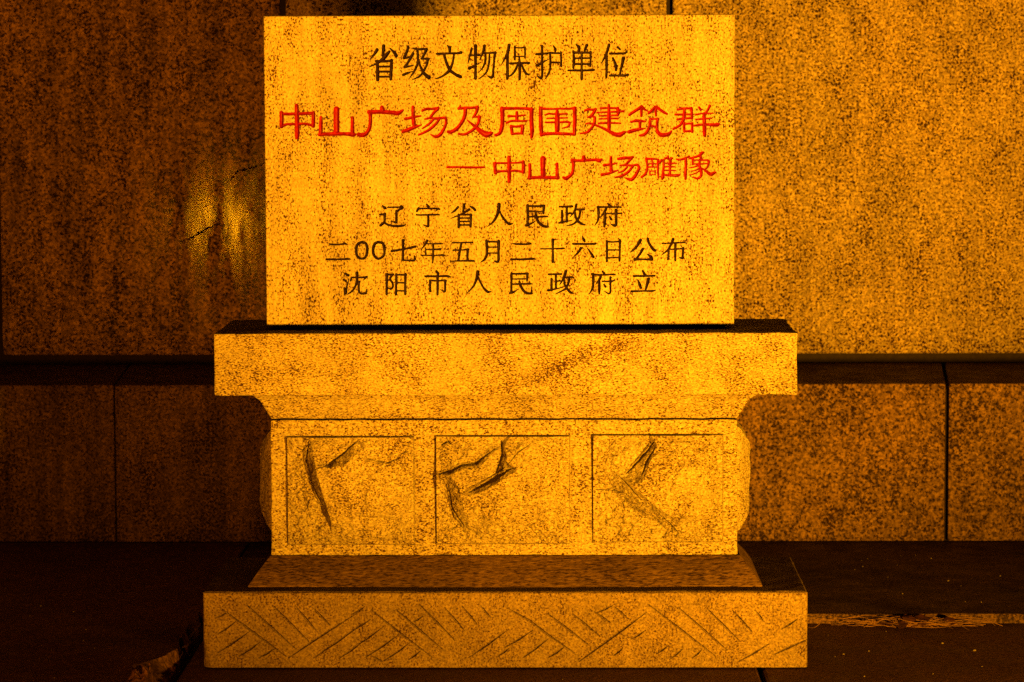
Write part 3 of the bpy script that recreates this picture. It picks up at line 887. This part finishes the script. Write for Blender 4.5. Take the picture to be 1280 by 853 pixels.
 (0, [(400,290,12.8,"670,165,40 610,190,38 582,250,42 580,330,42 605,400,38 665,430,34 725,405,38 752,330,42 755,250,42 730,185,40 670,165,40")]),
 (0, [(400,290,12.8,"930,165,40 880,190,46 855,250,44 850,320,42 870,385,42 930,430,36 1000,400,36 1030,350,36 1028,250,42 1000,180,42 930,165,40")]),
 (0, [(480,290,12.8,"125,308,36 300,280,32 420,255,34 500,236,40;305,138,44 303,280,36 302,440,40;295,450,30 400,460,24 475,460,32;475,462,30 492,430,38 480,370,12")]),
 (0, [(480,290,12.8,"690,142,42 660,200,32 595,285,12;690,190,20 800,192,24 900,188,30 940,190,18;680,285,22 800,282,24 900,278,34;665,260,22 668,370,26;590,375,20 780,378,22 930,372,30 975,375,20;790,200,30 785,400,36 778,495,20")]),
 (0, [(555,290,12.8,"135,175,22 300,172,22 460,168,26;280,180,34 250,320,38 230,460,34;145,293,26 270,292,20 390,280,32;378,282,40 375,370,36 378,460,36;105,470,22 300,465,26 460,465,32 495,470,16")]),
 (0, [(555,290,12.8,"680,145,44 685,260,40 685,360,40 650,440,36 585,490,12;680,155,28 870,160,30;875,150,48 872,320,38 872,450,40 850,480,40 805,465,18;700,245,22 860,245,22;700,340,22 860,338,24")]),
 (0, [(630,290,12.8,"145,188,16 200,195,30 350,197,30 410,187,38 435,195,20;115,440,34 300,440,32 450,432,40 510,438,14")]),
 (0, [(630,290,12.8,"590,272,22 780,270,22 930,265,30 965,265,22;780,128,44 782,300,34 782,400,40 780,478,42")]),
 (0, [(705,290,12.8,"300,88,26 320,130,44 330,153,32;145,192,32 320,195,32 480,192,36 505,187,36;270,258,40 225,330,36 135,420,12;375,262,16 430,340,36 470,402,42")]),
 (0, [(705,290,12.8,"685,145,32 688,300,36 685,472,32;895,135,36 892,300,32 888,466,32;680,155,26 790,162,26 890,150,26;700,290,24 880,290,24;700,415,24 880,412,24")]),
 (0, [(780,290,12.8,"265,132,46 220,210,42 160,280,32 100,328,16;380,112,40 400,180,36 450,255,44 490,298,44 515,290,22;300,278,44 260,345,36 190,440,32;175,440,46 300,440,26 440,445,36;375,360,18 430,400,50 450,445,40")]),
 (0, [(780,290,12.8,"610,185,22 780,180,24 930,172,26 1010,182,12;785,118,46 750,210,38 690,300,32 590,380,12;715,280,32 712,430,36;730,280,22 850,275,26 945,265,26;945,262,40 940,360,34 930,420,36 890,410,18;822,195,40 820,350,40 820,458,30")]),
 # sixth line
 (0, [(420,330,12.8,"150,157,32 195,185,42;115,245,22 155,275,40;135,385,30 150,470,44;150,470,46 180,340,22 210,230,12;245,230,32 235,265,32;255,215,22 340,218,26 460,215,30 490,210,38;475,220,34 435,265,12;335,148,50 335,260,40 300,380,32 240,450,28 180,490,12;365,290,44 362,380,34 375,455,34 420,475,34 480,470,38;480,470,36 490,410,16")]),
 (0, [(420,330,12.8,"815,163,40 812,300,38 810,488,36;810,170,32 880,172,30 915,170,34;905,175,36 865,240,32 905,310,32 908,370,32 875,400,32 835,385,18;965,168,40 963,300,34 960,488,40;970,175,26 1100,178,30 1125,180,30;1110,168,46 1108,300,34 1108,482,38;980,303,26 1090,303,26;980,432,24 1095,432,24")]),
 (0, [(500,330,12.8,"585,122,40 610,160,42;405,198,32 600,200,32 750,195,36 810,208,18;480,268,36 482,360,32 480,440,32;480,265,32 600,272,24 700,265,32 735,270,32;722,272,40 722,380,32 718,440,32;718,440,30 690,435,26 645,410,12;600,190,40 602,350,38 600,488,34")]),
 (0, [(575,330,12.8,"285,130,54 265,230,42 220,350,32 105,480,12;290,210,32 340,320,32 390,400,36 450,450,40 500,440,12")]),
 (0, [(575,330,12.8,"825,153,38 822,300,32 822,460,36;820,158,30 960,160,30 1085,155,36;1080,158,40 1072,270,28;840,243,22 1070,240,22;840,325,26 970,322,26 1100,318,32 1150,322,18;795,470,32 840,460,36 935,405,12;950,280,32 965,340,40 1010,420,40 1075,470,40 1150,472,32;1145,470,32 1148,370,12")]),
 (0, [(670,330,12.8,"200,168,30 310,165,28 405,165,32;318,170,34 318,390,34;330,280,22 380,270,30;248,243,38 248,420,40;190,425,36 250,415,32 430,375,14;475,128,48 440,230,42 380,335,14;450,222,26 560,212,32 600,220,26;530,248,42 510,330,36 470,400,32 400,440,26 310,485,12;445,240,32 460,330,32 500,400,36 550,455,40 595,470,26")]),
 (0, [(670,330,12.8,"1060,118,24 1090,150,40;890,165,32 1040,178,24 1220,170,32 1265,175,24;912,165,44 915,280,40 905,390,36 850,485,14;1035,208,42 1000,270,30 955,330,12;1012,250,36 1012,400,44 1012,482,26;1060,280,26 1190,280,26 1250,270,24;1190,213,32 1190,350,30 1190,450,30 1160,475,28 1100,440,12;1085,330,22 1110,365,36")]),
 (0, [(730,330,12.8,"940,112,32 965,160,42;795,195,32 950,195,32 1130,190,28;860,255,20 890,330,46 908,382,40;1030,245,50 1010,330,42 980,430,30;760,440,34 950,435,26 1090,435,32 1145,420,14")]),
]
CELL = 0.00115
chars = []
for red, blocks in INS:
    sts = []
    for ox, oy, sc, s in blocks:
        for st in s.split(";"):
            pts = []
            for t in st.split():
                a, b, w_ = map(float, t.split(","))
                x, z = at(ox + a / sc, oy + b / sc, TY)
                pts.append((x, z, w_ / sc * 0.56 * 0.002083))
            sts.append(spline(pts))
    allp = np.array([p for st in sts for p in st])
    r = allp[:, 2].max() + 0.004
    chars.append((red, sts, allp[:, 0].min() - r, allp[:, 0].max() + r, allp[:, 1].min() - r, allp[:, 1].max() + r))

# rows are fine only where there is writing
zl_ = []
z = TZ0
bands = sorted((c[4], c[5]) for c in chars)
while z < TZ1 - 1e-6:
    zl_.append(z)
    near_edge = min(z - TZ0, TZ1 - z) < 0.008
    inband = any(a - 0.004 <= z <= b for a, b in bands)
    z += CELL if (inband or near_edge) else 0.0036
zl_.append(TZ1)
zs_ = np.array(zl_)
xs_ = np.linspace(TX0, TX1, int((TX1 - TX0) / CELL) + 1)
X, Z = np.meshgrid(xs_, zs_)
nz, nx = X.shape
Y = edge_round(np.minimum(np.minimum(X - TX0, TX1 - X), np.minimum(Z - TZ0, TZ1 - Z)) + 0.0035 * np.minimum(0, vnoise(X, Z, 26, 4, 0.6, seed=77) + 0.05), 0.004)
X = X.copy()
Z = Z.copy()
own = np.full((nz - 1, nx - 1), -1)
for ci, (red, sts, xa, xb, za, zc) in enumerate(chars):
    i0, i1 = np.searchsorted(xs_, [xa, xb])
    k0, k1 = np.searchsorted(zs_, [za, zc])
    sl = (slice(k0, k1), slice(i0, i1))
    gx_, gz_ = np.meshgrid(xs_[i0:i1], zs_[k0:k1])
    wob = 0.0008 * vnoise(gx_, gz_, 160, 2, seed=ci % 9)

    def FF(a, b):
        return stroke_field(a, b, sts)

    F = FF(gx_, gz_) + wob
    mx, mz = (gx_[:-1, :-1] + gx_[1:, 1:]) / 2, (gz_[:-1, :-1] + gz_[1:, 1:]) / 2
    inside = FF(mx, mz) + 0.25 * (wob[:-1, :-1] + wob[1:, :-1] + wob[:-1, 1:] + wob[1:, 1:]) > 0
    blk = own[k0:k1 - 1, i0:i1 - 1]
    blk[inside & (blk < 0)] = ci
    cnt = np.zeros(F.shape)
    for a in (slice(None, -1), slice(1, None)):
        for b in (slice(None, -1), slice(1, None)):
            cnt[a, b] += inside
    border = (cnt > 0) & (cnt < 4)
    gz1, gx1 = np.gradient(F, gz_[:, 0], gx_[0, :])
    gl_ = np.hypot(gz1, gx1) + 1e-6
    mv = np.clip(-F / gl_, -0.75 * CELL, 0.75 * CELL)
    X[sl] = np.where(border, gx_ + mv * gx1 / gl_, X[sl])
    Z[sl] = np.where(border, gz_ + mv * gz1 / gl_, Z[sl])
    dep = np.clip(F, 0, 0.006) * (1.15 if red else 1.4)
    Y[sl] = np.where((cnt == 4), np.maximum(Y[sl], dep), Y[sl])
co_all = np.stack([X.ravel(), Y.ravel(), Z.ravel()], 1)
q = grid_quads(nz, nx)
of = own.ravel()
stone = q[of < 0]
# sides, top and back of the slab
i = np.arange(nz * nx).reshape(nz, nx)
ring = np.concatenate([i[0, :], i[1:, -1], i[-1, -2::-1], i[-2:0:-1, 0]])
back = co_all[ring].copy()
back[:, 1] = TD
n0 = len(co_all)
co2 = np.vstack([co_all, back])
k = np.arange(len(ring))
k2 = (k + 1) % len(ring)
sk = np.stack([ring[k], n0 + k, n0 + k2, ring[k2]], 1)
c_, q_ = compact(co2, np.vstack([stone, sk]))
tablet = link("tablet", from_arrays("tablet", c_, q_), M["tablet"], mon)
tablet.location = (0, TY, 0)
bm = bmesh.new()
box(bm, TX0 + 0.002, TX1 - 0.002, 0.02, TD, TZ0 + 0.002, TZ1 - 0.002)
bm.free()
bm = bmesh.new()
box(bm, TX0 + 0.02, TX1 - 0.02, TY + 0.035, TY + 0.13, CZ1 - 0.003, TZ0 + 0.002)
bevelled("setting_bed", bm, M["mortar"], mon, 0)
bm = bmesh.new()
vv = [bm.verts.new(p) for p in ((TX0, TD, TZ0), (TX1, TD, TZ0), (TX1, TD, TZ1), (TX0, TD, TZ1))]
bm.faces.new(vv[::-1])
bevelled("tablet_back", bm, M["tablet"], tablet, 0)
for ci, ch in enumerate(chars):
    qq = q[of == ci]
    if not len(qq):
        continue
    c_, q_ = compact(co_all, qq)
    o = link("carved_character", from_arrays("carved_character", c_, q_), M["red"] if ch[0] else M["black"], tablet)

# ------------------------------------------------------------------ small litter
def litter():
    gx0, gy0 = ground(1120, 785)
    x0 = at(1080, 780, YS - 0.02)[0]
    x1 = at(1186, 780, YS - 0.02)[0]
    r = root("dry_grass_tuft", "tangle of dry grass and dead leaves caught against the low stone step", "dry grass", ((x0 + x1) / 2, YS - 0.02, 0))
    cx = (x0 + x1) / 2
    cu = bpy.data.curves.new("blades", "CURVE")
    cu.dimensions = "3D"
    cu.bevel_depth = 0.0011
    cu.bevel_resolution = 1
    for k in range(120):
        a = random.gauss(0.0, 0.075)
        ln = random.uniform(0.03, 0.13)
        ang = random.gauss(0, 0.35) + (math.pi if random.random() < .5 else 0)
        sp = cu.splines.new("BEZIER")
        sp.bezier_points.add(2)
        h0 = random.uniform(0.002, 0.018)
        fy = random.uniform(-0.05, 0.0)
        for t, bp in enumerate(sp.bezier_points):
            f = t / 2
            bp.co = (a + math.cos(ang) * ln * f, -abs(math.sin(ang)) * ln * f * 0.5 + fy + random.uniform(-0.008, 0.006), max(0.002, h0 + random.uniform(-0.008, 0.013)))
            bp.handle_left_type = bp.handle_right_type = "AUTO"
            bp.radius = random.uniform(0.4, 1.2) * (1 - 0.5 * abs(f - 0.5))
    tmp = bpy.data.objects.new("blades", cu)
    COL.objects.link(tmp)
    dg = bpy.context.evaluated_depsgraph_get()
    me = bpy.data.meshes.new_from_object(tmp.evaluated_get(dg))
    bpy.data.objects.remove(tmp)
    link("grass_blades", me, M["grass"], r)
    bm = bmesh.new()
    for k in range(26):
        c = Vector((random.gauss(0.0, 0.045), random.uniform(-0.06, -0.006), random.uniform(0.003, 0.024)))
        vs = []
        s = random.uniform(0.008, 0.018)
        t = random.uniform(0, 6)
        for m_ in range(5):
            an = t + m_ * 2 * math.pi / 5
            vs.append(bm.verts.new(c + Vector((math.cos(an) * s * 1.5, math.sin(an) * s * 0.6, random.uniform(-0.006, 0.010) + math.sin(an) * s * 0.4))))
        bm.faces.new(vs)
    bmesh.ops.solidify(bm, geom=bm.faces[:], thickness=0.0012)
    bevelled("dead_leaf", bm, M["clod"], r, 0)


litter()


def pebble(px, py, s, label):
    x, y = ground(px, py)
    bm = bmesh.new()
    bmesh.ops.create_icosphere(bm, subdivisions=2, radius=s)
    for v in bm.verts:
        v.co *= random.uniform(0.8, 1.2)
        v.co.z *= 0.6
        v.co.z += s * 0.45
    o = bevelled("pebble", bm, M["pebble"], None, 0)
    o.location = (x, y, 0)
    o["label"], o["category"], o["group"] = label, "pebble", "grit on the pavement"


pebble(1218, 814, 0.0045, "pale pebble on the dark pavement, right of and lower than the other one")
pebble(1178, 805, 0.0035, "tiny pale pebble on the dark pavement just below the dry grass by the step")


def grit():
    """sand and crumbs on the paving: nobody could count them"""
    bm = bmesh.new()
    for k in range(150):
        px, py = random.uniform(0, 1280), random.uniform(690, 853)
        if 240 < px < 1020 and py < 842:
            continue
        on_step = py < 768 if px > 640 else True
        x, y = ground(px, py, ZS if on_step else 0.0)
        if px > 640 and YS - 0.02 < y < YS + 0.02:
            continue
        if px <= 640 and x > xj1 - 0.10:
            continue
        r = random.uniform(0.0007, 0.0022)
        base = (ZS + 0.001 if on_step else 0.0)
        mt = Matrix.Translation((x, y, base + r * 0.5)) @ Matrix.Rotation(random.uniform(0, 6), 4, "Z") @ Matrix.Diagonal((random.uniform(0.8, 1.6), random.uniform(0.7, 1.2), random.uniform(0.6, 1.0), 1))
        bmesh.ops.create_icosphere(bm, subdivisions=1, radius=r, matrix=mt)
    o = bevelled("grit", bm, M["pebble"], None, 0)
    o["kind"] = "stuff"
    o["label"], o["category"] = "fine pale grit scattered over the dark paving and step", "grit"


grit()
